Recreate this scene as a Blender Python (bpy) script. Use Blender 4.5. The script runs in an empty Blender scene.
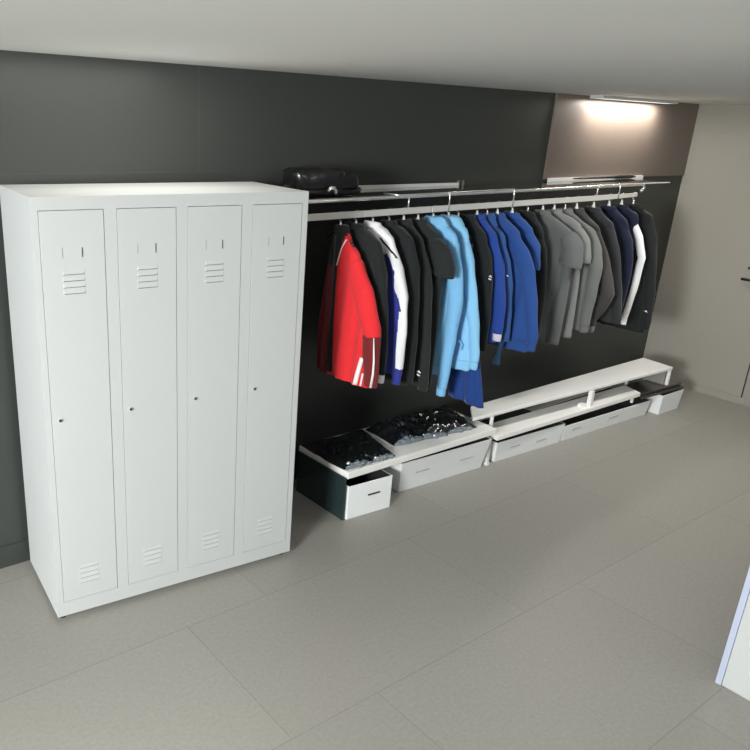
import bpy, bmesh, math, random
from mathutils import Vector, Matrix, noise
PI = math.pi
sc = bpy.context.scene
C = sc.collection

# ------------------------------------------------------------------ camera
cd = bpy.data.cameras.new('camera'); cam = bpy.data.objects.new('camera', cd); C.objects.link(cam)
cam.location = (-0.9004, -3.2224, 2.0972)
cam.rotation_euler = (1.2243, -0.0317, -0.6132)
cd.sensor_width = 36; cd.lens = 743.87*36/750
cd.shift_x = (375-257.37)/750; cd.shift_y = (387.1-375)/750
cd.clip_start = .05
sc.camera = cam
# ------------------------------------------------------------------ world, lights, exposure
sc.view_settings.view_transform = 'Standard'; sc.view_settings.look = 'None'
sc.view_settings.exposure = 0.28; sc.view_settings.gamma = 1.0; sc.view_settings.use_curve_mapping = False
w = bpy.data.worlds.new('world'); sc.world = w; w.use_nodes = True
w.node_tree.nodes['Background'].inputs[0].default_value = (.80, .85, .88, 1)
w.node_tree.nodes['Background'].inputs[1].default_value = .13
def area(name, loc, target, sx, sy, e, col=(1,1,1), spread=180):
    l = bpy.data.lights.new(name, 'AREA'); l.shape = 'RECTANGLE'; l.size = sx; l.size_y = sy; l.energy = e; l.color = col
    l.spread = math.radians(spread)
    o = bpy.data.objects.new(name, l); C.objects.link(o); o.location = loc
    o.rotation_euler = (Vector(target)-Vector(loc)).to_track_quat('-Z','Y').to_euler()
    return o
area('daylight_window_light', (-3.9,-3.15,2.05), (2.2,-.3,.7), 1.0, 1.0, 380, (.98,1,.99))
area('ceiling_fill_light', (.55,-.42,2.31), (.55,-.42,0), .9, .12, 6, (1,.97,.90))  # unseen fill lamp, added to brighten the locker top and wall above
area('ceiling_fill_light', (1.3,-2.5,2.31), (1.4,-2.2,0), 1.2, .6, 13, (1,1,.97))  # unseen overhead fill, added to lift the floor
area('ceiling_fill_light', (3.9,-1.3,2.31), (3.9,-.8,0), 2.0, .15, 17, (1,.97,.92), 120)  # unseen fill, added to light shelf tops and garment shoulders
area('wall_washer_light', (4.62,-.10,2.285), (4.62,-.02,1.6), .9, .05, 9.5, (1,.93,.84))

# ------------------------------------------------------------------ helpers
def srgb(r, g, b):
    f = lambda c: (c/255/12.92 if c/255 <= .04045 else ((c/255+.055)/1.055)**2.4)
    return (f(r), f(g), f(b), 1)
MATS = {}
def mat(name, col, rough=.5, metal=0, spec=.5, bump=0, bscale=60, var=0, vscale=8, sheen=0, trans=0, coat=0, detail=4):
    if name in MATS: return MATS[name]
    m = bpy.data.materials.new(name); m.use_nodes = True; nt = m.node_tree; b = nt.nodes['Principled BSDF']
    b.inputs['Base Color'].default_value = col; b.inputs['Roughness'].default_value = rough
    b.inputs['Metallic'].default_value = metal; b.inputs['Specular IOR Level'].default_value = spec
    b.inputs['Sheen Weight'].default_value = sheen; b.inputs['Transmission Weight'].default_value = trans
    b.inputs['Coat Weight'].default_value = coat; b.inputs['Coat Roughness'].default_value = .06
    tc = nt.nodes.new('ShaderNodeTexCoord')
    if var:
        n = nt.nodes.new('ShaderNodeTexNoise'); n.inputs['Scale'].default_value = vscale; n.inputs['Detail'].default_value = detail
        nt.links.new(tc.outputs['Object'], n.inputs['Vector'])
        mp = nt.nodes.new('ShaderNodeMapRange'); mp.inputs[1].default_value = .3; mp.inputs[2].default_value = .7
        mp.inputs[3].default_value = 1-var; mp.inputs[4].default_value = 1+var
        nt.links.new(n.outputs['Fac'], mp.inputs[0])
        mx = nt.nodes.new('ShaderNodeVectorMath'); mx.operation = 'SCALE'; mx.inputs[0].default_value = col[:3]
        nt.links.new(mp.outputs[0], mx.inputs['Scale']); nt.links.new(mx.outputs[0], b.inputs['Base Color'])
    if bump:
        n = nt.nodes.new('ShaderNodeTexNoise'); n.inputs['Scale'].default_value = bscale; n.inputs['Detail'].default_value = 5
        nt.links.new(tc.outputs['Object'], n.inputs['Vector'])
        bp = nt.nodes.new('ShaderNodeBump'); bp.inputs['Strength'].default_value = bump; bp.inputs['Distance'].default_value = .01
        nt.links.new(n.outputs['Fac'], bp.inputs['Height']); nt.links.new(bp.outputs[0], b.inputs['Normal'])
    MATS[name] = m; return m
def obj(name, bm, mats, parent=None, smooth=False, bevel=0, loc=None):
    bmesh.ops.recalc_face_normals(bm, faces=bm.faces)
    me = bpy.data.meshes.new(name); bm.to_mesh(me); bm.free()
    for m in (mats if isinstance(mats, (list, tuple)) else [mats]): me.materials.append(m)
    o = bpy.data.objects.new(name, me); C.objects.link(o)
    if parent: o.parent = parent
    if loc: o.location = loc
    if smooth: me.polygons.foreach_set('use_smooth', [True]*len(me.polygons))
    if bevel:
        b = o.modifiers.new('bevel', 'BEVEL'); b.width = bevel; b.segments = 2; b.limit_method = 'ANGLE'
        b.angle_limit = math.radians(40)
    return o
def thing(name, label, cat, loc=(0,0,0), rz=0, group=None):
    o = bpy.data.objects.new(name, None); C.objects.link(o); o.location = loc; o.rotation_euler = (0,0,rz)
    o.empty_display_size = .1
    o['label'] = label; o['category'] = cat
    if group: o['group'] = group
    return o
def tag(o, label, cat, group=None):
    o['label'] = label; o['category'] = cat
    if group: o['group'] = group
    return o
def struct(name, bm, m, **k):
    o = obj(name, bm, m, **k); o['kind'] = 'structure'; return o
def BM(): return bmesh.new()
def box(bm, x0, x1, y0, y1, z0, z1, mi=0):
    v = [bm.verts.new(p) for p in ((x0,y0,z0),(x1,y0,z0),(x1,y1,z0),(x0,y1,z0),(x0,y0,z1),(x1,y0,z1),(x1,y1,z1),(x0,y1,z1))]
    for f in ((0,1,2,3),(4,5,6,7),(0,1,5,4),(1,2,6,5),(2,3,7,6),(3,0,4,7)):
        bm.faces.new([v[i] for i in f]).material_index = mi
    return bm
def prism(bm, pts, z0, z1):
    lo = [bm.verts.new((x,y,z0)) for x,y in pts]; hi = [bm.verts.new((x,y,z1)) for x,y in pts]; n = len(pts)
    bm.faces.new(lo); bm.faces.new(hi)
    for i in range(n): bm.faces.new((lo[i],lo[(i+1)%n],hi[(i+1)%n],hi[i]))
    return bm
def quadbox(bm, A, B):   # A bottom 4 pts (3D), B top 4 pts
    lo = [bm.verts.new(p) for p in A]; hi = [bm.verts.new(p) for p in B]
    bm.faces.new(lo); bm.faces.new(hi)
    for i in range(4): bm.faces.new((lo[i],lo[(i+1)%4],hi[(i+1)%4],hi[i]))
    return bm
def loft(bm, rings, cap=True, mi=0, closed=True):
    R_ = [[bm.verts.new(p) for p in r] for r in rings]
    for a, b in zip(R_, R_[1:]):
        n = len(a)
        for i in range(n if closed else n-1):
            bm.faces.new((a[i], a[(i+1)%n], b[(i+1)%n], b[i])).material_index = mi
    if cap and closed:
        bm.faces.new(R_[0]).material_index = mi; bm.faces.new(R_[-1]).material_index = mi
    return R_
def tube(bm, pts, r, n=10, cap=True):
    P = [Vector(p) for p in pts]; rs = r if isinstance(r, (list,tuple)) else [r]*len(P); rings = []
    up = None
    for i, p in enumerate(P):
        t = (P[min(i+1,len(P)-1)]-P[max(i-1,0)]).normalized()
        if up is None:
            up = Vector((0,0,1)) if abs(t.z) < .9 else Vector((1,0,0))
        s = t.cross(up).normalized(); up = s.cross(t).normalized()
        rings.append([p+(s*math.cos(2*PI*k/n)+up*math.sin(2*PI*k/n))*rs[i] for k in range(n)])
    loft(bm, rings, cap); return bm
def lerp(a, b, t): return a+(b-a)*t
def interp(tab, z):     # tab sorted by descending z: (z, v)
    if z >= tab[0][0]: return tab[0][1]
    for (z0,v0),(z1,v1) in zip(tab, tab[1:]):
        if z >= z1:
            t = (z0-z)/(z0-z1); return lerp(v0, v1, t)
    return tab[-1][1]

# ------------------------------------------------------------------ materials
white_steel = mat('white_powder_steel', srgb(189,192,192), .42, spec=.4)
white_board = mat('white_board', srgb(240,240,237), .35, var=.02)
white_plastic = mat('white_plastic', srgb(238,241,242), .38)
grey_plastic = mat('grey_plastic', srgb(120,124,124), .4)
black_slot = mat('black_slot', srgb(22,22,24), .7)
chrome = mat('chrome', (.86,.86,.85,1), .22, metal=.8)
brushed = mat('brushed_steel', (.78,.77,.74,1), .4, metal=.25)
black_metal = mat('black_metal', srgb(26,26,28), .4)
gloss_black = mat('gloss_black_film', srgb(20,23,24), .13, coat=1, spec=.8, bump=.25, bscale=35)
bag_black = mat('bag_black', srgb(17,18,19), .3, coat=.25, bump=.15, bscale=20)
clear_film = mat('clear_film', srgb(118,128,134), .10, coat=.6, bump=.3, bscale=30)
tray_dark = mat('dark_glossy_tray', srgb(48,44,40), .18, coat=.5)

# ------------------------------------------------------------------ floor (tile material)
def floor_mat():
    m = bpy.data.materials.new('floor_tiles'); m.use_nodes = True; nt = m.node_tree; b = nt.nodes['Principled BSDF']
    tc = nt.nodes.new('ShaderNodeTexCoord'); mp = nt.nodes.new('ShaderNodeMapping'); mp.inputs['Location'].default_value = (-.88, .13+.747*20, 0)
    nt.links.new(tc.outputs['Object'], mp.inputs[0])
    br = nt.nodes.new('ShaderNodeTexBrick'); br.offset = .31; br.inputs['Scale'].default_value = 1
    br.inputs['Brick Width'].default_value = .68*2; br.inputs['Row Height'].default_value = .747
    br.inputs['Mortar Size'].default_value = .0022; br.inputs['Mortar Smooth'].default_value = .1
    br.inputs['Color1'].default_value = srgb(143,141,134); br.inputs['Color2'].default_value = srgb(147,145,138); br.inputs['Mortar'].default_value = srgb(128,126,120)
    nt.links.new(mp.outputs[0], br.inputs['Vector'])
    n = nt.nodes.new('ShaderNodeTexNoise'); n.inputs['Scale'].default_value = 60; n.inputs['Detail'].default_value = 6
    nt.links.new(tc.outputs['Object'], n.inputs['Vector'])
    r = nt.nodes.new('ShaderNodeMapRange'); r.inputs[1].default_value=.3; r.inputs[2].default_value=.7; r.inputs[3].default_value=.93; r.inputs[4].default_value=1.07
    nt.links.new(n.outputs['Fac'], r.inputs[0])
    s = nt.nodes.new('ShaderNodeVectorMath'); s.operation='SCALE'; nt.links.new(br.outputs['Color'], s.inputs[0]); nt.links.new(r.outputs[0], s.inputs['Scale'])
    nt.links.new(s.outputs[0], b.inputs['Base Color']); b.inputs['Roughness'].default_value = .42
    bp = nt.nodes.new('ShaderNodeBump'); bp.inputs['Strength'].default_value=.12; bp.inputs['Distance'].default_value=.004
    nt.links.new(n.outputs['Fac'], bp.inputs['Height']); nt.links.new(bp.outputs[0], b.inputs['Normal'])
    return m
LX = 5.731; CZ = 2.32
struct('floor', box(BM(), -3.6, LX+.1, -4.6, .1, -.1, 0), floor_mat())
struct('ceiling', box(BM(), -3.6, LX+.1, -4.6, .1, CZ, CZ+.1), mat('ceiling_white', srgb(228,228,224), .8))
dark_wall = mat('dark_wall_paint', srgb(59,62,59), .38, spec=.45, var=.04, vscale=1.2)
taupe_wall = mat('taupe_wall_panel', srgb(118,107,99), .45, var=.03, vscale=1.5)
dark_joint = mat('wall_joint', srgb(20,22,22), .8)
struct('wall_back', box(BM(), -3.6, LX, 0, .1, 0, CZ), dark_wall)
struct('trim_1', box(BM(), 3.80, LX-.002, -.012, .0, 1.765, CZ-.002), taupe_wall)
bm = BM(); box(bm, 1.028, 1.031, -.0015, .0005, 1.845, 2.39); box(bm, .163, .166, -.0015, .0005, 1.2, 1.845)
box(bm, -3.5, 1.2, -.0015, .0005, 1.8435, 1.8465); struct('trim_2', bm, mat('wall_line', srgb(72,72,68), .6))  # level line: a reflection on the wall put in as a pale strip
struct('baseboard_back', box(BM(), -3.6, 1.6, -.008, 0, 0, .115), dark_wall, bevel=.002)
light_wall = mat('light_wall_paint', srgb(150,147,138), .6, var=.02)
struct('wall_right', box(BM(), LX, LX+.1, -4.6, .1, 0, CZ), light_wall)
struct('baseboard_right', box(BM(), LX-.008, LX, -.90, 0, 0, .06), light_wall, bevel=.002)
# door in the right wall
dr = thing('door_1', 'x', 'x', (LX,-.45,0)); del dr['label']; del dr['category']; dr['kind'] = 'structure'
door_m = mat('door_paint', srgb(152,149,140), .6)
obj('door_leaf', box(BM(), -.003, 0, -.405, .40, .062, 2.1), door_m, dr)
obj('door_gap', box(BM(), -.0045, 0, -.413, -.405, .0, 2.1), dark_joint, dr)
h = BM(); tube(h, [(-.003,-.33,1.015),(-.045,-.33,1.015),(-.050,-.32,1.015),(-.050,-.26,1.015),(-.050,-.205,1.015)], .011, 10)
obj('door_handle', h, black_metal, dr, smooth=True)
h = BM(); tube(h, [(-.003,-.33,1.015),(-.012,-.33,1.015)], .026, 20); box(h, -.030,-.003,-.36,-.225,1.095,1.112); obj('lock_rose', h, black_metal, dr)

# ------------------------------------------------------------------ ceiling lamp (fixture of the wall washer light)
lamp_glow = bpy.data.materials.new('lamp_glow'); lamp_glow.use_nodes = True
e = lamp_glow.node_tree.nodes['Principled BSDF']; e.inputs['Emission Color'].default_value = (1,.95,.88,1); e.inputs['Emission Strength'].default_value = 3
t = thing('ceiling_light', 'long slim recessed wall washer light in the ceiling above the taupe panel', 'light', (4.62,-.10,CZ))
bm = BM(); box(bm,-.50,.50,-.05,-.035,-.02,0); box(bm,-.50,.50,.035,.05,-.02,0); box(bm,-.50,-.47,-.035,.035,-.02,0); box(bm,.47,.50,-.035,.035,-.02,0)
obj('frame', bm, white_steel, t); obj('diffuser', box(BM(), -.47,.47,-.035,.035,-.012,0), lamp_glow, t)

# ------------------------------------------------------------------ locker
LK = thing('locker', 'tall white four-door steel locker standing against the dark wall at left', 'locker', (0,-.5508,0), -.0984)
LW, LD, LH, z0 = 1.185, .495, 1.81, .028
dz0, dz1, dw, m0, pitch = .096, 1.762, .245, .028, .2945
bm = BM()
box(bm, 0, .012, 0, LD, z0, LH); box(bm, LW-.012, LW, 0, LD, z0, LH); box(bm, .012, LW-.012, 0, LD, LH-.012, LH)
box(bm, .012, LW-.012, 0, LD, z0, z0+.012); box(bm, .012, LW-.012, LD-.01, LD, z0+.012, LH-.012)
box(bm, .012, LW-.012, 0, .018, z0+.012, dz0); box(bm, .012, LW-.012, 0, .018, dz1, LH-.012)
xs = [m0+i*pitch for i in range(4)]
g = .002
st = [(.012, xs[0])]+[(xs[i]+dw, xs[i+1]) for i in range(3)]+[(xs[3]+dw, LW-.012)]
for a, b in st: box(bm, a, b, 0, .018, dz0, dz1)
for i in range(3): box(bm, (xs[i]+dw+xs[i+1])/2-.002, (xs[i]+dw+xs[i+1])/2+.002, .018, LD-.01, z0+.012, LH-.012)
obj('body', bm, white_steel, LK)
def make_door(x):
    d = obj('door', box(BM(), x+g, x+dw-g, -.001, .016, dz0+g, dz1-g), white_steel, LK, bevel=.0012)
    for zt in (1.530, .252):
        bm = BM()
        for k in range(4):           # pressed louvres: little wedges open towards the floor
            z = zt-k*.0245-.004; xa, xb = x+.077, x+.162
            y0 = -.0012
            A = [(xa,y0,z+.014),(xb,y0,z+.014),(xb-.004,y0-.0028,z),(xa+.004,y0-.0028,z)]
            v = [bm.verts.new(p) for p in A]; u = [bm.verts.new((xa,y0+.0001,z-.0035)), bm.verts.new((xb,y0+.0001,z-.0035))]
            bm.faces.new(v); bm.faces.new((v[3],v[2],u[1],u[0])).material_index = 1; bm.faces.new((v[0],v[3],u[0])); bm.faces.new((v[1],v[2],u[1]))
        obj('vent', bm, [white_steel, mat('louvre_opening', srgb(118,118,116), .6)], d)
    obj('card_slot', box(BM(), x+.080, x+.0815, -.0022, -.0008, 1.587, 1.626), mat('slot_grey', srgb(150,150,150),.5), d)
    obj('card_slot', box(BM(), x+.154, x+.158, -.0022, -.0008, 1.588, 1.624), mat('slot_dark', srgb(80,80,84),.5), d)
    h = BM(); tube(h, [(x+.0335,-.001,.946),(x+.0335,-.007,.946)], [.0075,.007], 16); k = obj('lock', h, chrome, d)
    h = BM(); tube(h, [(x+.0335,-.0065,.946),(x+.0335,-.0078,.946)], .0052, 12); obj('keyhole', h, black_slot, k)
for x in xs: make_door(x)
for x, y in ((.03,.04),(LW-.03,.04),(.03,LD-.04),(LW-.03,LD-.04)):
    h = BM(); tube(h, [(x,y,0),(x,y,z0)], .014, 12); obj('foot', h, black_metal, LK)

# ------------------------------------------------------------------ shoe shelf units along the floor
def shelf_board(name, pts, z, th, parent): return obj(name, prism(BM(), pts, z-th, z), white_board, parent, bevel=.004)
SU = thing('shelf_unit', 'low deep white shelf under the black wrapped bundles, left of the two tier shelf', 'shelf', (2.25,-.3,0))
def rel(pts, o): return [(x-o[0], y-o[1]) for x, y in pts]
o0 = (2.25,-.3)
obj('board', prism(BM(), rel([(1.660,-.545),(2.905,-.565),(2.905,-.135),(1.655,-.115)], o0), .250, .293), white_board, SU, bevel=.006)
for x in (2.03, 2.89): obj('side_panel', box(BM(), x-2.25-.009, x-2.25+.009, -.02, .15, 0, .250), white_board, SU)
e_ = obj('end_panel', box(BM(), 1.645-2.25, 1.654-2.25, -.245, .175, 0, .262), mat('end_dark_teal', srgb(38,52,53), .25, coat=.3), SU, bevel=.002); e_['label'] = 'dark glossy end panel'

SV = thing('shelf_unit', 'long two tier white shelf running along the dark wall above the long boxes', 'shelf', (3.9,-.45,0))
o1 = (3.9,-.45)
obj('lower_board', prism(BM(), rel([(2.935,-.560),(4.60,-.590),(4.66,-.425),(2.96,-.385)], o1), .194, .226), white_board, SV, bevel=.004)
obj('upper_board', prism(BM(), rel([(2.745,-.492),(4.995,-.603),(5.035,-.340),(2.90,-.345)], o1), .346, .370), white_board, SV, bevel=.004)
obj('end_panel', box(BM(), 2.965-3.9-.035, 2.965-3.9-.015, -.06, .06, .02, .194), white_board, SV)
obj('foot', box(BM(), 2.93-3.9, 2.96-3.9, -.06, .05, 0, .02), white_plastic, SV)
def post(x, y, z0_, z1_, s=.010): obj('post', box(BM(), x-3.9-s, x-3.9+s, y+.45-s, y+.45+s, z0_, z1_), white_board, SV)
post(2.95, -.485, .226, .346, .008); post(3.97, -.552, .226, .346, .015); post(4.52, -.575, .155, .194, .008)
post(4.985, -.588, .22, .346, .010)
obj('end_panel', box(BM(), 4.97-3.9, 4.985-3.9, -.12, .10, .22, .346), mat('end_grey', srgb(150,150,146), .5), SV)
obj('post', box(BM(), 4.807-3.9, 4.822-3.9, .08, .10, 0, .346), white_board, SV)
obj('bracket', box(BM(), 3.89-3.9, 3.945-3.9, -.095, -.06, .226, .250), white_board, SV)

# ------------------------------------------------------------------ storage boxes
SG = 'white open storage boxes under the shelves'
def storage_box(label, x0, x1, yf, yb, h, dyf=0, slots=(), slot_mat=None, taper=.0, cut=.0, m=None, tr=None):
    """open box with wall thickness; front leans with dyf (front right corner offset)"""
    m = m or white_plastic
    cx, cy = (x0+x1)/2, (yf+yb)/2
    t = thing('storage_box', label, 'storage box', (cx,cy,0), 0, SG)
    P = [(x0-cx,yf-cy),(x1-cx,yf+dyf-cy),(x1-cx,yb-cy),(x0-cx,yb-cy)]
    def ring(ins, z, tp):
        k = [(1,1),(-1,1),(-1,-1),(1,-1)]
        return [(p[0]+s[0]*(ins+(tp if s[0] > 0 or tr is None else tr*(tp > 0))), p[1]+s[1]*(ins+tp), z) for p, s in zip(P, k)]
    bm = BM(); th = .006
    rings = [ring(0,0,taper), ring(0,h,0), ring(th,h,0), ring(th,.008,taper)]
    R_ = [[bm.verts.new(p) for p in r] for r in rings]
    for q, (a, b) in enumerate(zip(R_, R_[1:])):
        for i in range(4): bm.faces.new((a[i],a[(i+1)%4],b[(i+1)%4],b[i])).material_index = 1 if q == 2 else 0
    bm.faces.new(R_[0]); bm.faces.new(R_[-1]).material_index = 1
    body = obj('body', bm, [m, mat('box_inside_shade', srgb(26,27,28), .8)], t, bevel=.002)  # dark inner faces: shade under the shelves put into the colour
    for (sx, sz, sw, dark) in slots:
        f = (sx-x0)/(x1-x0); y = yf-cy+dyf*f; lean = taper*(1-sz/h)
        A = [(sx-cx-sw/2, y+lean-.0012, sz-.004),(sx-cx+sw/2, y+lean+dyf*sw/(x1-x0)-.0012, sz-.004),(sx-cx+sw/2, y+lean+.004, sz-.004),(sx-cx-sw/2, y+lean+.004, sz-.004)]
        obj('handle_slot', quadbox(BM(), A, [(a,b,c+.008) for a,b,c in A]), black_slot if dark else slot_mat, t)
    return t
slot_soft = mat('slot_soft', srgb(176,178,178), .5)
storage_box('small white open box with a black handle slot, nearest the locker', 1.672, 1.985, -.550, -.20, .205, -.022, [(1.855,.122,.085,True)])
storage_box('wide white box with two faint slots under the deep left shelf', 2.11, 2.878, -.520, -.15, .222, -.038, [(2.31,.125,.11,False),(2.69,.120,.11,False)], slot_soft, .05, tr=.004)
storage_box('first long white box right of the shelf end panel', 2.995, 3.700, -.525, -.20, .152, -.032, [(3.19,.085,.10,False),(3.47,.070,.10,False)], slot_soft, .022, tr=.002)
storage_box('longest white box under the right half of the two tier shelf', 3.706, 4.80, -.553, -.24, .126, -.035, [(3.86,.080,.10,False),(4.32,.078,.12,False)], slot_soft, .02, tr=.01)
storage_box('small tapered white basket at the far end beside the light wall', 4.86, 5.17, -.640, -.40, .165, -.006, [], None, .012)
tr = BM(); prism(tr, [(4.60,-.600),(5.17,-.640),(5.20,-.44),(4.68,-.40)], .170, .190); prism(tr, [(4.62,-.585),(5.175,-.615),(5.20,-.44),(4.68,-.40)], .1905, .212)
tag(obj('tray', tr, tray_dark, bevel=.004), 'flat dark brown glossy tray resting on the far tapered basket', 'tray')
gb = thing('box', 'grey lidded box standing behind the dark tray under the upper shelf', 'box', (4.98,-.285,0))
obj('body', box(BM(), -.15,.15,-.05,.05,0,.235), grey_plastic, gb, bevel=.006); obj('lid', box(BM(), -.154,.154,-.054,.054,.235,.26), grey_plastic, gb, bevel=.005)

# ------------------------------------------------------------------ crumpled glossy bundles on the deep shelf
def crumple(name, label, quad, z, h, seed, parts=True, amp=.03, grp='black wrapped bundles on the deep white shelf'):
    cx = sum(p[0] for p in quad)/4; cy = sum(p[1] for p in quad)/4
    t = thing(name, label, 'bundle', (cx,cy,z), 0, grp)
    A, B, D, E_ = [Vector((p[0]-cx,p[1]-cy,0)) for p in quad]   # front-left, front-right, back-right, back-left
    bm = BM(); nx, ny = 84, 44; G = []
    for j in range(ny+1):
        row = []
        for i in range(nx+1):
            u, v = i/nx, j/ny
            p = A.lerp(B,u).lerp(E_.lerp(D,u), v)
            e = min(u,1-u)*2; f = min(v,1-v)*2
            edge = (1-(1-min(1,e*4))**2)*(1-(1-min(1,f*2.5))**2)
            q = Vector((p.x*6.5+seed, p.y*6.5, seed*.7))
            n1 = noise.noise(q); n2 = abs(noise.noise(q*2.3)); n3 = abs(noise.noise(q*5.1))
            hh = max(.004, (h*(.62+.45*n1)+amp*(.5-1.3*n2)+amp*.22*(.5-n3)))*edge+.003
            wob = (noise.noise(q*1.7)*.012)*(1-edge)
            row.append(bm.verts.new((p.x+wob, p.y+wob, hh)))
        G.append(row)
    for j in range(ny):
        for i in range(nx): bm.faces.new((G[j][i],G[j][i+1],G[j+1][i+1],G[j+1][i]))
    # underside
    base = [G[0][i] for i in range(nx+1)]+[G[j][nx] for j in range(1,ny+1)]+[G[ny][i] for i in range(nx-1,-1,-1)]+[G[j][0] for j in range(ny-1,0,-1)]
    lo = [bm.verts.new((v.co.x, v.co.y, .0005)) for v in base]
    for i in range(len(base)): bm.faces.new((base[i], base[(i+1)%len(base)], lo[(i+1)%len(lo)], lo[i]))
    bm.faces.new(lo)
    obj('body', bm, gloss_black, t, smooth=True)
    return t, A, B
def film(t, A, B, u0, u1, seed, depth=.07, hgt=.028, off=.02):
    """see-through looking pale film ruffle along the front of a bundle"""
    bm = BM(); n = 40; rows = []
    for k in range(6):
        r = []
        for i in range(n+1):
            u = lerp(u0,u1,i/n); p = A.lerp(B,u); s = k/5
            wv = noise.noise(Vector((u*16+seed, s*1.5, seed)))
            taper = math.sin(PI*min(1,max(0,i/n)))**.35
            y = p.y-off*taper*(.35+.9*abs(wv))+depth*.7*s*taper+wv*.016
            z = .002+hgt*math.sin(PI*.62*s)*taper*(.35+1.9*abs(wv))+.0125*(s>0)*taper
            r.append((p.x, y, z))
        rows.append(r)
    R_ = loft(bm, rows, closed=False)
    o = obj('plastic_film', bm, clear_film, t, smooth=True)
    sd = o.modifiers.new('thick','SOLIDIFY'); sd.thickness = .0015
    return o
ZB = .2935
b1, A, B = crumple('wrapped_bundle', 'flat glossy black wrapped bundle at the locker end of the deep shelf', [(1.662,-.512),(2.04,-.528),(2.14,-.145),(1.662,-.125)], ZB, .032, 3.1, amp=.022)
film(b1, A, B, .03, .50, 2.0, .045, .012); film(b1, A, B, .56, .98, 5.0, .04, .010)
b2, A, B = crumple('wrapped_bundle', 'larger lumpy glossy black wrapped bundle beside the two tier shelf', [(2.135,-.42),(2.80,-.495),(2.895,-.15),(2.16,-.14)], ZB, .050, 7.7, amp=.045)
film(b2, A, B, .0, .34, 9.0, .06, .018, .035); film(b2, A, B, .34, .62, 13.0, .05, .016, .035); film(b2, A, B, .62, .95, 21.0, .04, .014)

# ------------------------------------------------------------------ clothes rack
RY = -.36
def railz(x): return 1.652+(x-1.46)*.0072
RK = thing('clothes_rack', 'long wall mounted chrome clothes rack with flat rail and glass hat shelf', 'clothes rack', (1.3,RY,1.65))
def rk(x, y, z): return (x-1.3, y-RY, z-1.65)
def flatbar(x0, x1, y, hgt, th, zf, taper=False):
    A = [rk(x0,y-th/2,zf(x0)-hgt/2), rk(x1,y-th/2,zf(x1)-hgt/2*(.5 if taper else 1)), rk(x1,y+th/2,zf(x1)-hgt/2*(.5 if taper else 1)), rk(x0,y+th/2,zf(x0)-hgt/2)]
    B = [rk(x0,y-th/2,zf(x0)+hgt/2), rk(x1,y-th/2,zf(x1)+hgt/2), rk(x1,y+th/2,zf(x1)+hgt/2), rk(x0,y+th/2,zf(x0)+hgt/2)]
    return quadbox(BM(), A, B)
for x0, x1 in ((1.25,1.786),(1.789,2.30),(2.305,4.02),(4.02,4.40)):
    obj('rail', flatbar(x0, x1, RY, .033, .014, railz, x0 > 4), brushed, RK, bevel=.002)
UZ = lambda x: 1.727+(x-1.4)*.0062
h = BM(); tube(h, [rk(1.25,RY,UZ(1.25)), rk(2.0,RY,UZ(2.0)), rk(3.0,RY,UZ(3.0)), rk(4.44,RY,UZ(4.44)), rk(4.47,RY,UZ(4.47)-.006), rk(4.478,RY,UZ(4.47)-.022), rk(4.462,RY,UZ(4.47)-.040), rk(4.44,RY,UZ(4.47)-.046)], .0095, 12)
obj('upper_rod', h, chrome, RK, smooth=True)
h = BM(); tube(h, [rk(2.03,RY+.10,UZ(2.0)+.012), rk(2.03,RY-.004,UZ(2.0)+.012), rk(2.05,RY-.004,UZ(2.0)+.010), rk(3.0,RY-.004,UZ(3.0)+.013)], .0045, 8)
obj('guard_wire', h, chrome, RK, smooth=True)
for x in (2.43, 3.0, 4.15): 
    h = BM(); tube(h, [rk(x,RY+.012,UZ(x)+.014), rk(x,RY-.010,UZ(x)+.012), rk(x,RY-.012,UZ(x)-.02), rk(x,RY-.010,railz(x)-.014)], .0038, 8); obj('drop_bracket', h, chrome, RK, smooth=True)
for x in (2.12, 3.9):
    h = BM(); tube(h, [rk(x,RY,UZ(x)), rk(x,RY,railz(x)+.01)], .005, 8); obj('drop_bracket', h, chrome, RK, smooth=True)
# wall brackets, ledges and glass
glass = mat('shelf_glass', (.86,.9,.89,1), .03, trans=1)
A = [rk(1.16,-.085,1.712),rk(4.80,-.085,1.742),rk(4.80,-.060,1.742),rk(1.16,-.060,1.712)]
for x0, x1 in ((1.27,2.90),(3.835,5.06)):
    z = 1.727 if x0 < 3 else 1.738
    obj('wall_ledge', box(BM(), x0-1.3, x1-1.3, -.030-RY, -.013-RY, z-1.65, z+.034-1.65), white_board, RK, bevel=.002)
for x in (1.29, 2.92, 2.96, 4.45):
    obj('wall_bracket', box(BM(), x-1.3-.004, x-1.3+.004, -.018-RY, -.0005-RY, 1.722-1.65, 1.772-1.65), mat('bracket_grey', srgb(110,108,102), .5), RK)
for x in (1.30, 2.95, 4.30):
    h = BM(); tube(h, [rk(x,-.012,1.716), rk(x,RY,UZ(x)-.004)], .006, 8); obj('support_arm', h, black_metal, RK, smooth=True)
gl = BM(); quadbox(gl, [rk(1.26,RY+.012,UZ(1.2)+.006),rk(4.80,RY+.012,UZ(4.8)+.001),rk(4.80,-.034,UZ(4.8)+.001),rk(1.26,-.034,UZ(1.2)+.006)],
                [rk(1.26,RY+.012,UZ(1.2)+.012),rk(4.80,RY+.012,UZ(4.8)+.007),rk(4.80,-.034,UZ(4.8)+.007),rk(1.26,-.034,UZ(1.2)+.012)])
obj('glass_shelf', gl, glass, RK)
obj('shelf_edge', quadbox(BM(), [rk(3.9,RY,UZ(3.9)+.004),rk(4.83,RY,UZ(4.83)+.001),rk(4.83,RY+.012,UZ(4.83)+.001),rk(3.9,RY+.012,UZ(3.9)+.004)],
   [rk(3.9,RY,UZ(3.9)+.012),rk(4.83,RY,UZ(4.83)+.007),rk(4.83,RY+.012,UZ(4.83)+.007),rk(3.9,RY+.012,UZ(3.9)+.012)]), brushed, RK)

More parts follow.
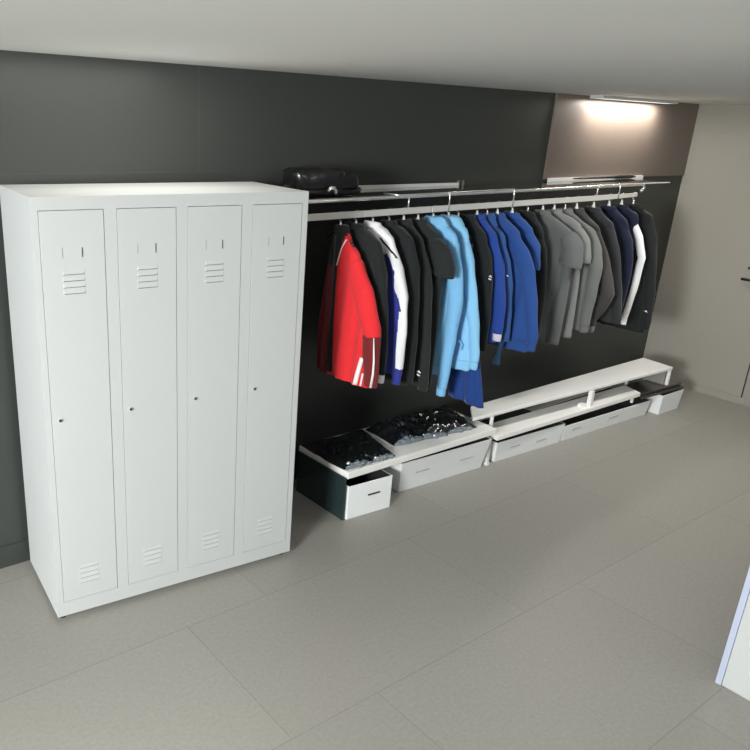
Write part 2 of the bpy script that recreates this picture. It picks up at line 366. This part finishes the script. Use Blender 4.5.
# black bag on top of the rack
GZ = UZ(1.65)+.0125
bg = thing('folded_bag', 'glossy black folded bag lying on the rack beside the locker', 'bag', (1.63,-.20,GZ))
bg.scale = (.88,.95,1.0)
def blob(name, cx, cy, cz, sx, sy, sz, ex, seed, m, parent, rz=0, wr=.006):
    bm = BM(); rings = []; nu, nv = 44, 26
    f = lambda c: math.copysign(abs(c)**ex, c)
    for j in range(1, nv):
        ph = -PI/2+PI*j/nv; r = []
        for i in range(nu):
            th = 2*PI*i/nu
            x = sx*f(math.cos(ph))*f(math.cos(th)); y = sy*f(math.cos(ph))*f(math.sin(th)); z = sz*f(math.sin(ph))
            n = noise.noise(Vector((x*14+seed,y*14,z*20)))*wr*1.6
            c_, s_ = math.cos(rz), math.sin(rz)
            x, y = x*(1+n/sx), y*(1+n/sy)
            r.append((cx+x*c_-y*s_, cy+x*s_+y*c_, max(0, cz+z+n*.6)))
        rings.append(r)
    loft(bm, rings); return obj(name, bm, m, parent, smooth=True)
blob('body', -.045, 0, .075, .165, .11, .060, .45, 1.0, bag_black, bg, -.25)
blob('folded_flap', .07, -.045, .070, .13, .085, .045, .62, 4.0, bag_black, bg, -.2)
blob('roll', .135, -.06, .058, .055, .07, .036, .7, 8.0, bag_black, bg, .2)
blob('base_pad', .03, -.03, .022, .21, .10, .022, .6, 6.0, bag_black, bg, -.05)
h = BM(); tube(h, [(-.075,-.150,.030),(-.062,-.158,.046),(-.040,-.160,.044),(-.022,-.156,.026),(-.018,-.150,.012)], [.006,.011,.012,.010,.005], 10)
obj('bag_glint', h, chrome, bg, smooth=True)  # bright tube stands in for a highlight on the glossy bag
# slim rod on the ledge
h = BM(); tube(h, [(4.10,-.043,1.768),(4.20,-.043,1.768),(4.62,-.043,1.769),(4.66,-.043,1.770),(4.86,-.043,1.770),(4.92,-.043,1.768)], [.004,.007,.009,.0125,.012,.004], 12)
tag(obj('umbrella', h, black_metal, smooth=True), 'slim black closed umbrella lying on the glass shelf against the white ledge', 'umbrella')

# ------------------------------------------------------------------ garments
def cloth(name, r, g_, b): return mat('cloth_'+name, srgb(r,g_,b), .85, spec=.25, sheen=.15, bump=.15, bscale=90)
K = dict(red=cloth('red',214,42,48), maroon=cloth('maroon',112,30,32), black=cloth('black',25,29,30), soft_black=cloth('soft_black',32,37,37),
         white=cloth('white',225,226,228), royal_dark=cloth('royal_dark',42,52,136), sky=cloth('sky',124,184,228), sky2=cloth('sky2',136,194,232),
         royal=cloth('royal',34,66,144), blue=cloth('blue',38,74,138), blue2=cloth('blue2',44,80,140), grey=cloth('grey',92,95,95), lgrey=cloth('lgrey',118,120,119),
         mgrey=cloth('mgrey',104,106,104), brown=cloth('brown',62,60,58), charcoal=cloth('charcoal',42,45,47), navy=cloth('navy',22,27,50), teal=cloth('teal',24,62,92),
         pink=cloth('pink',206,196,214), denim=cloth('denim',30,62,128))
hook_m = mat('hook_metal', (.8,.8,.78,1), .25, metal=1)
hang_black = mat('hanger_black', srgb(20,20,22), .35); hang_white = mat('hanger_white', srgb(220,220,215), .4)
def hanger(x, label, m, w=.12, drop=.072, tilt=0):
    w = min(w, .115)
    zr = railz(x)+.0165
    t = thing('clothes_hanger', label, 'hanger', (x, RY, zr), tilt, 'clothes hangers on the chrome rail')
    h = BM(); R = .017; P = []
    for k in range(0, 11):
        a = PI*(1.08)-PI*1.10*k/10*1.0
        P.append((0, -math.cos(a)*R*-1, math.sin(a)*R-.010+.002))
    R = .0115; P = [(0, R*math.cos(a), .001+R*math.sin(a)*.35) for a in [PI*(1.05-1.05*k/10) for k in range(11)]]
    P += [(0, R*.98, -.036), (0, R*.45, -.046), (0, 0, -.055), (0, 0, -.085)]
    tube(h, P, .0022, 8); obj('hook', h, hook_m, t, smooth=True)
    h = BM(); tube(h, [(0,0,-.040),(0,0,-.052),(0,0,-.070),(0,0,-.082)], [.003,.006,.011,.014], 12); obj('neck_plate', h, m if m is hang_white else hook_m, t, smooth=True)
    h = BM()
    pts = [(0,k*w,-.085-drop*(abs(k)**1.2)) for k in (-1,-.8,-.4,0,.4,.8,1)]
    tube(h, pts, [.005,.007,.007,.008,.007,.007,.005], 10); obj('shoulder_bar', h, m, t, smooth=True)
    return t
GG = 'clothes on hangers along the rack'
def garment(name, label, cat, x, col, sh, mid, end, sleeve='long', hem=.80, far=.62, thick=.036, seed=0, collar=True, hood=False,
            zone=None, extra=(), cuff=None, band=None, sleeve_col=None, rs=.050, rz=0, neckz=1.608, far_sleeve=True, farend=None, sleeve_x=0, body_w=None, hemdrop=0):
    """sh, mid, end: near silhouette points (distance from rail plane, height)"""
    t = thing(name, label, cat, (x, RY, 0), rz, GG)
    mats = [K[col]]+[K[e] for e in extra]
    s0, zs = sh
    hw = body_w if body_w else end[0]-.035
    cw = max(s0+.015, min(mid[0]-.045, hw))
    prof = [(neckz,.045),(neckz-.014,.056),(zs+.045,s0*.58),(zs+.008,s0*.92),(zs-.03,s0+.006),(mid[1],cw),((mid[1]+hem)/2,(cw+hw)/2+.004),(hem,hw)]
    prof.sort(key=lambda p:-p[0])
    ttab = [(neckz,.032),(zs+.02,.034),(zs-.1,thick*.9),(mid[1]-.1,thick),(hem,thick*1.02)]
    def fold(u, z, side):
        k = max(0, min(1, (zs-z)/.35))
        a = .0075*k+.002
        return a*(math.sin(u*52+seed*1.7+side*1.3+z*3)+.6*math.sin(u*97+seed*2.9+z*5+side))+.004*noise.noise(Vector((u*12,z*9,seed)))
    def width(u_sign, z):
        wv = interp(prof, z)
        return wv if u_sign < 0 else wv*far
    def surf(u, z):       # x of the face towards the camera (-x) at across-distance u (near side negative)
        wv = width(u, z); c = min(.995, abs(u)/wv); cs = c**(1/.75); sn = math.sqrt(max(0,1-cs*cs))**.75
        return -(interp(ttab, z)*sn)+fold(u, z, 0)*sn
    N = 110 if zone else 56; zl = []
    z = neckz
    while z > zs-.05: zl.append(z); z -= .012
    while z > hem: zl.append(z); z -= (.012 if zone else .030)
    zl.append(hem)
    bm = BM(); rings = []
    for z in zl:
        r = []
        for i in range(N):
            th = 2*PI*i/N; cu, sn = math.cos(th), math.sin(th)
            u = math.copysign(abs(cu)**.75, cu); v = math.copysign(abs(sn)**.75, sn)
            wv = width(-1 if u < 0 else 1, z); y = u*wv
            xx = v*interp(ttab, z)+fold(y, z, 0 if v < 0 else 1)*abs(v)
            zz = z+(hemdrop*(-u)*max(0,min(1,(zs-z)/.5)))
            r.append((xx, y, zz))
        rings.append(r)
    loft(bm, rings)
    if zone:
        for f in bm.faces:
            c = f.calc_center_median(); f.material_index = zone(c.y, c.z, 'body')
    body = obj('body', bm, mats, t, smooth=True)
    # sleeves
    def sleeve_mesh(sgn, scale):
        if sleeve == 'long':
            e = end
            S = [(s0-.055, zs-.028, rs*.62), (s0-.030, zs-.055, rs*.9), ((s0+mid[0])/2-rs*.75, (zs-.02+mid[1])/2, rs*1.05), (mid[0]-rs*.95, mid[1], rs*.95),
                 ((mid[0]+e[0])/2-rs*.8+.004, (mid[1]+e[1])/2+.02, rs*.86), (e[0]-rs*.68, e[1]+.05, rs*.72), (e[0]-rs*.66, e[1], rs*.66)]
        elif sleeve == 'short':
            e = mid
            S = [(s0-.055, zs-.028, rs*.62), (s0-.030, zs-.05, rs*.95), ((s0+e[0])/2-rs*.6, (zs+e[1])/2, rs*1.15), (e[0]-rs*1.0, e[1]+.01, rs*1.22), (e[0]-rs*1.05, e[1]-.012, rs*1.25)]
        pts = []
        for a, b in zip(S, S[1:]):
            NS = 14 if zone else 5
            for k in range(NS): pts.append([lerp(a[j], b[j], k/NS) for j in range(3)])
        pts.append(list(S[-1]))
        rings = []; M = 64 if zone else 24
        for i, (d, zz, r) in enumerate(pts):
            p0 = pts[max(0,i-1)]; p1 = pts[min(len(pts)-1,i+1)]
            ty, tz = sgn*(p1[0]-p0[0])*scale, p1[1]-p0[1]; L = math.hypot(ty,tz) or 1; ty/=L; tz/=L
            ny, nz = -tz, ty
            ring = []
            for k in range(M):
                a = 2*PI*k/M; wr = 1+.05*math.sin(a*3+zz*14+seed)+.035*math.sin(zz*34+seed*3+a)
                ring.append((sleeve_x+math.cos(a)*r*.70*wr, sgn*d*scale+math.sin(a)*r*ny*wr, zz+math.sin(a)*r*nz*wr))
            rings.append(ring)
        return rings
    sides = [(-1,1.0)]+([(1,far)] if far_sleeve else [])
    for sgn, scl in sides:
        if not sleeve: break
        rings = sleeve_mesh(sgn, scl); bm = BM(); loft(bm, rings)
        sm = [K[sleeve_col]] if sleeve_col else mats
        if zone and not sleeve_col:
            for f in bm.faces:
                c = f.calc_center_median(); f.material_index = zone(c.y, c.z, 'sleeve' if c.x < .012 else 'back')
        so = obj('sleeve', bm, sm, t, smooth=True)
        if cuff:
            last = [Vector(p) for p in rings[-1]]; prev = [Vector(p) for p in rings[-3]]
            cl = sum(last, Vector())/len(last); cp = sum(prev, Vector())/len(prev); dd = (cl-cp).normalized()
            cr = []
            for k, (s, dl) in enumerate(((.90,-.01),(.93,.0),(.92,.03),(.86,.045))):
                cr.append([cl+(p-cl)*s+dd*dl for p in last])
            b2_ = BM(); loft(b2_, cr); obj('cuff', b2_, K[cuff], so, smooth=True)
    if band:
        br_ = []
        for k, (s, dz) in enumerate(((.97,.006),(.95,-.008),(.94,-.045),(.90,-.058))):
            br_.append([(p[0]*s, p[1]*s, p[2]+dz) for p in rings0(zl, N, width, ttab, fold, hem, hemdrop, zs)])
        b3 = BM(); loft(b3, br_); obj('waistband', b3, K[band], t, smooth=True)
    if collar:
        cr = []
        for (wv, tv, z) in ((.062,.038,neckz-.030),(.062,.040,neckz-.018),(.052,.032,neckz+.004),(.046,.026,neckz+.006),(.040,.020,neckz-.010)):
            cr.append([(tv*math.sin(2*PI*i/28), wv*math.cos(2*PI*i/28), z+.004*math.sin(2*PI*i/28+seed)) for i in range(28)])
        b4 = BM(); loft(b4, cr); obj('collar', b4, K[collar if isinstance(collar,str) else col], t, smooth=True)
    if hood:
        cr = []
        for (wv, tv, z) in ((.10,.040,neckz-.085),(.115,.052,neckz-.06),(.10,.056,neckz-.03),(.075,.050,neckz),(.052,.034,neckz+.014),(.03,.018,neckz+.008)):
            cr.append([(tv*math.sin(2*PI*i/28)+.006*math.sin(3*i+seed), wv*math.cos(2*PI*i/28)-.01, z) for i in range(28)])
        b4 = BM(); loft(b4, cr); obj('hood', b4, K[col], t, smooth=True)
    t_surf = surf
    return t, surf, body
def rings0(zl, N, width, ttab, fold, hem, hemdrop, zs):
    z = hem; r = []
    for i in range(N):
        th = 2*PI*i/N; cu, sn = math.cos(th), math.sin(th)
        u = math.copysign(abs(cu)**.75, cu); v = math.copysign(abs(sn)**.75, sn)
        wv = width(-1 if u < 0 else 1, z); y = u*wv
        r.append((v*interp(ttab, z)+fold(y, z, 0 if v < 0 else 1)*abs(v), y, z+hemdrop*(-u)*max(0,min(1,(zs-z)/.5))))
    return r
def strip(t, surf, name, pts, w, m, off=.004, parent=None):
    """flat band laid on the -x face of a garment; pts = (u, z) polyline"""
    bm = BM(); L = []; P = []
    for (a, b) in zip(pts, pts[1:]):
        for k in range(12): P.append((lerp(a[0],b[0],k/12), lerp(a[1],b[1],k/12)))
    P.append(pts[-1])
    for u, z in P:
        L.append([(surf(u-w/2,z)-off, u-w/2, z), (surf(u+w/2,z)-off, u+w/2, z)])
    rows = [[l[0] for l in L], [l[1] for l in L]]
    loft(bm, rows, closed=False)
    o = obj(name, bm, m, t, smooth=True)
    s = o.modifiers.new('thick','SOLIDIFY'); s.thickness = .003
    return o
def logo(t, x, y, z, kind=0, m=None, s=.010):
    """small embroidered mark"""
    h = BM()
    tube(h, [(x,y-s,z-s*.2),(x-.001,y,z+s*.5),(x,y+s,z+s*.1)], [s*.25,s*.5,s*.2], 8)
    if kind: tube(h, [(x,y-s*.8,z-s*1.5),(x,y+s*.8,z-s*1.1)], [s*.3,s*.45], 8)
    return obj('logo', h, m or K['white'], t)

S = {}
# 1 red track jacket
zone1 = lambda y, z, p: 0
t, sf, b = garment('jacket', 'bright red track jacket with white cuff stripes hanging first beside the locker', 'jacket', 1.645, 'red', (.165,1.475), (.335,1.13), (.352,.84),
        hem=.825, far=.34, seed=1, extra=('maroon','black'), zone=lambda y,z,p: (2 if (p=='body' and z > 1.40 and y > -.02-(z-1.40)*.30) else 1 if ((p=='body' and y > -.015) or (p!='body' and z < 1.10)) else 0), collar=False, far_sleeve=False, rs=.060, body_w=.30, hemdrop=-.0)  # maroon far panel: the locker's shadow put into the cloth colour
strip(t, sf, 'zipper', [(-.02,1.56),(-.025,1.3),(-.03,.84)], .030, K['black'])
strip(t, sf, 'trim', [(-.078,1.545),(-.058,1.49),(-.035,1.41)], .006, K['white'], .006)
strip(t, sf, 'stripe', [(-.262,.98),(-.235,.83)], .020, K['white'], .006)
strip(t, sf, 'stripe', [(-.275,.90),(-.265,.83)], .010, K['white'], .007)
h = BM(); tube(h, [(-.025,-.330,1.10),(-.030,-.350,.99),(-.028,-.350,.92),(-.026,-.340,.845)], [.003,.005,.006,.007], 8); obj('stripe', h, K['white'], t, smooth=True)
hanger(1.645, 'black hanger with chrome hook holding the red jacket', hang_black, .13, .07)
# 2 black jacket
garment('jacket', 'black jacket hanging between the red and the white and blue jackets', 'jacket', 1.750, 'black', (.200,1.525), (.268,1.25), (.300,.875), hem=.86, seed=2, cuff='white', rs=.046, far=.45, far_sleeve=False)
hanger(1.750, 'hanger inside the black jacket after the red one', hang_black)
# 3 white and blue
def z3(y, z, p):
    if p == 'back': return 0 if z > .89 else 1
    out = interp([(1.54,-.165),(1.26,-.295),(.845,-.305)], z)
    lim = 1.42-.05*math.sin((y+.30)*30)
    if z > lim: return 0
    if p == 'sleeve' and y < out+(.026 if z < 1.20 else .018+.030*math.sin((z-1.2)*16)**2): return 0 if z > .89 else 1
    return 1
t, sf, b = garment('jacket', 'white track jacket with royal blue panels hanging third on the rail', 'jacket', 1.868, 'white', (.165,1.54), (.295,1.26), (.305,.845), hem=.85, seed=3, extra=('royal_dark',), zone=z3, cuff='royal_dark', rs=.044, far=.5, far_sleeve=False)
strip(t, sf, 'trim', [(-.10,1.545),(-.205,1.455)], .014, K['black'], .006)
hanger(1.868, 'white hanger in the white and blue jacket', hang_white, .14)
# 4-6 blacks
garment('jacket', 'first plain black jacket right of the white and blue one', 'jacket', 1.985, 'black', (.19,1.537), (.265,1.24), (.28,.78), hem=.76, seed=4, rs=.045)
hanger(1.985, 'hanger in the first black jacket right of the white and blue one', hang_black)
t, sf, b = garment('jacket', 'long soft black jacket with small white mark near its cuff', 'jacket', 2.095, 'soft_black', (.156,1.52), (.25,1.25), (.292,.72), hem=.74, seed=5, rs=.046)
logo(t, -.045, -.262, .83, 1, s=.012)
hanger(2.095, 'grey hanger in the long soft black jacket', hang_white)
garment('t_shirt', 'black short sleeved shirt hanging just left of the light blue hoodies', 'shirt', 2.205, 'soft_black', (.165,1.535), (.272,1.352), (.25,.66), sleeve='short', hem=.70, seed=6, rs=.060, body_w=.215)
hanger(2.205, 'hanger in the black short sleeved shirt', hang_white)
# 7, 8 sky blue
garment('hoodie', 'light blue hoodie with longest sleeve, left one of the light blue pair', 'hoodie', 2.325, 'sky', (.185,1.535), (.27,1.20), (.235,.67), hem=.80, seed=7, hood=True, band='sky', rs=.050, cuff='sky', body_w=.20)
hanger(2.325, 'hanger in the left light blue hoodie', hang_white)
t, sf, b = garment('hoodie', 'light blue sweatshirt with ribbed hem, right one of the light blue pair', 'hoodie', 2.45, 'sky2', (.15,1.55), (.255,1.24), (.335,.84), hem=.83, seed=8, hood=True, band='sky2', rs=.044, body_w=.305, cuff='sky2')
for k in range(1):
    h = BM(); tube(h, [(-.050,-.245,.90),(-.058,-.255,.93),(-.060,-.235,.955),(-.055,-.215,.93)], .004, 6); obj('logo', h, K['sky'], t)
logo(t, -.052, -.200, 1.13, 0, K['white'], .008)
hanger(2.45, 'hanger in the right light blue sweatshirt', hang_white)
# trousers behind
tr_ = thing('trousers', 'royal blue trousers whose legs hang below the light blue sweatshirt', 'trousers', (2.53,RY,0), 0, GG)
def leg(y0_, y1_, y0b, y1b, zb, seed):
    rings = []
    for k in range(26):
        s = k/25; z = lerp(1.44,zb,s); a, b = lerp(y0_,y0b,s), lerp(y1_,y1b,s); c = (a+b)/2; wv = (b-a)/2
        rings.append([(math.sin(2*PI*i/24)*.027+.005*math.sin(i*1.3+z*8+seed), c+wv*math.cos(2*PI*i/24), z+.02*(c-a)*0) for i in range(24)])
    bm = BM(); loft(bm, rings); return obj('leg', bm, K['denim'], tr_, smooth=True)
leg(-.11,-.03,-.355,-.215,.555,0); leg(-.035,.08,-.218,-.10,.56,2)
bm = BM(); box(bm, -.03,.03,-.115,.085,1.42,1.47); obj('waistband', bm, K['denim'], tr_, bevel=.01)
hanger(2.53, 'hanger holding the royal blue trousers', hang_black, .16, .10)
# 10 black with logo
t, sf, b = garment('jacket', 'thin black jacket showing between light blue sweatshirt and royal blue jacket', 'jacket', 2.612, 'black', (.15,1.52), (.235,1.27), (.25,.86), hem=.84, seed=10, rs=.040)
logo(t, -.030, -.238, 1.30, 1, s=.010)
# 11 royal
garment('jacket', 'bright royal blue jacket with pale striped cuff', 'jacket', 2.695, 'royal', (.16,1.515), (.275,1.18), (.285,.96), hem=.90, seed=11, cuff='pink', rs=.046)
hanger(2.695, 'grey hanger in the royal blue jacket', hang_white)
# 12
t, sf, b = garment('jacket', 'slate blue jacket with narrow sleeve left of the widest blue sweatshirt', 'jacket', 2.785, 'blue2', (.15,1.50), (.245,1.22), (.275,.90), hem=.95, seed=12, rs=.038, body_w=.20)
h = BM(); tube(h, [(-.01,-.245,.96),(-.012,-.240,.88),(-.01,-.225,.80),(-.01,-.22,.75)], [.012,.010,.014,.026], 8); obj('strap', h, K['teal'], t, smooth=True)
logo(t, -.045, -.235, 1.29, 0, s=.007)
hanger(2.785, 'black hanger in the slate blue jacket', hang_black)
# 13
garment('sweatshirt', 'widest royal blue sweatshirt with ribbed hem in the middle of the rail', 'sweatshirt', 2.88, 'blue', (.18,1.52), (.315,1.30), (.40,.90), hem=.895, seed=13, band='blue', rs=.050, body_w=.375, cuff='blue')
hanger(2.88, 'white hanger in the widest royal blue sweatshirt', hang_white)
# 14
t, sf, b = garment('polo_shirt', 'royal blue short sleeved polo with white sleeve mark', 'shirt', 3.02, 'blue', (.165,1.53), (.24,1.32), (.24,.95), sleeve='short', hem=.98, seed=14, rs=.045)
logo(t, -.055, -.215, 1.325, 1, s=.010)
hanger(3.02, 'white hanger in the royal blue polo', hang_white)
# 15 black
garment('jacket', 'black jacket between the royal blue polo and the dark grey shirt', 'jacket', 3.17, 'black', (.13,1.52), (.20,1.28), (.22,.86), hem=.84, seed=15, rs=.038)
hanger(3.17, 'broad black hanger left of the dark grey shirt', hang_black, .14)
# 16 grey tee
garment('t_shirt', 'dark grey short sleeved shirt, leftmost of the grey clothes', 'shirt', 3.325, 'grey', (.235,1.51), (.315,1.32), (.31,.82), sleeve='short', hem=.80, seed=16, rs=.062, body_w=.265)
hanger(3.325, 'white hanger in the dark grey shirt', hang_white, .2)
garment('t_shirt', 'light grey short sleeved shirt on top of the long sleeved grey one', 'shirt', 3.445, 'lgrey', (.215,1.535), (.29,1.335), (.34,.84), sleeve='short', hem=.83, seed=17, rs=.052, body_w=.27)
hanger(3.445, 'white hanger in the light grey shirt', hang_white, .2)
garment('sweatshirt', 'mid grey long sleeved sweatshirt right of the light grey shirt', 'sweatshirt', 3.56, 'mgrey', (.25,1.50), (.325,1.28), (.31,.90), hem=.86, seed=18, rs=.048, cuff='mgrey', body_w=.25)
hanger(3.56, 'hanger in the mid grey sweatshirt', hang_black, .2)
# 19..
garment('sweatshirt', 'brown grey sweatshirt with bulging bent sleeve', 'sweatshirt', 3.69, 'brown', (.19,1.51), (.37,1.10), (.28,.88), hem=.88, seed=19, rs=.050, body_w=.24, sleeve_col='brown', cuff='mgrey')
hanger(3.69, 'hanger in the brown grey sweatshirt', hang_white)
garment('sweatshirt', 'charcoal sweatshirt between the brown grey one and the navy ones', 'sweatshirt', 3.885, 'charcoal', (.17,1.515), (.27,1.233), (.34,.88), hem=.88, seed=20, rs=.048)
hanger(3.885, 'gold tinted hanger in the charcoal sweatshirt', hang_white)
garment('jacket', 'plain navy jacket right of the charcoal sweatshirt', 'jacket', 4.07, 'navy', (.16,1.523), (.245,1.28), (.235,.88), hem=.87, seed=21, rs=.042, body_w=.20)
hanger(4.07, 'hanger in the plain navy jacket', hang_white)
garment('jacket', 'navy jacket with a long white sleeve near the rail end', 'jacket', 4.225, 'navy', (.135,1.56), (.245,1.28), (.205,.80), hem=.85, seed=22, rs=.028, sleeve_col='white', body_w=.15)
hanger(4.225, 'white hanger in the navy jacket with white sleeve', hang_white)
t, sf, b = garment('jacket', 'black jacket hanging last at the right end of the rail', 'jacket', 4.375, 'black', (.16,1.55), (.25,1.25), (.30,.77), hem=.74, seed=23, rs=.046)
logo(t, -.045, -.27, .90, 0, s=.010)
hanger(4.375, 'blue tinted dark hanger at the far right end of the rail', hang_black)

# ------------------------------------------------------------------ white cabinet at the lower right edge of the photo
cb = thing('cabinet', 'white cabinet with a bluish edge strip entering at the lower right corner', 'cabinet', (2.085,-2.36,0), 0)
obj('body', box(BM(), 0, .6, -.60, -.0005, .0, 1.05), white_steel, cb, bevel=.003)
obj('edge_strip', box(BM(), -.004, .6, 0, .022, .0, 1.05), mat('bluish_edge', srgb(176,184,206), .5), cb)
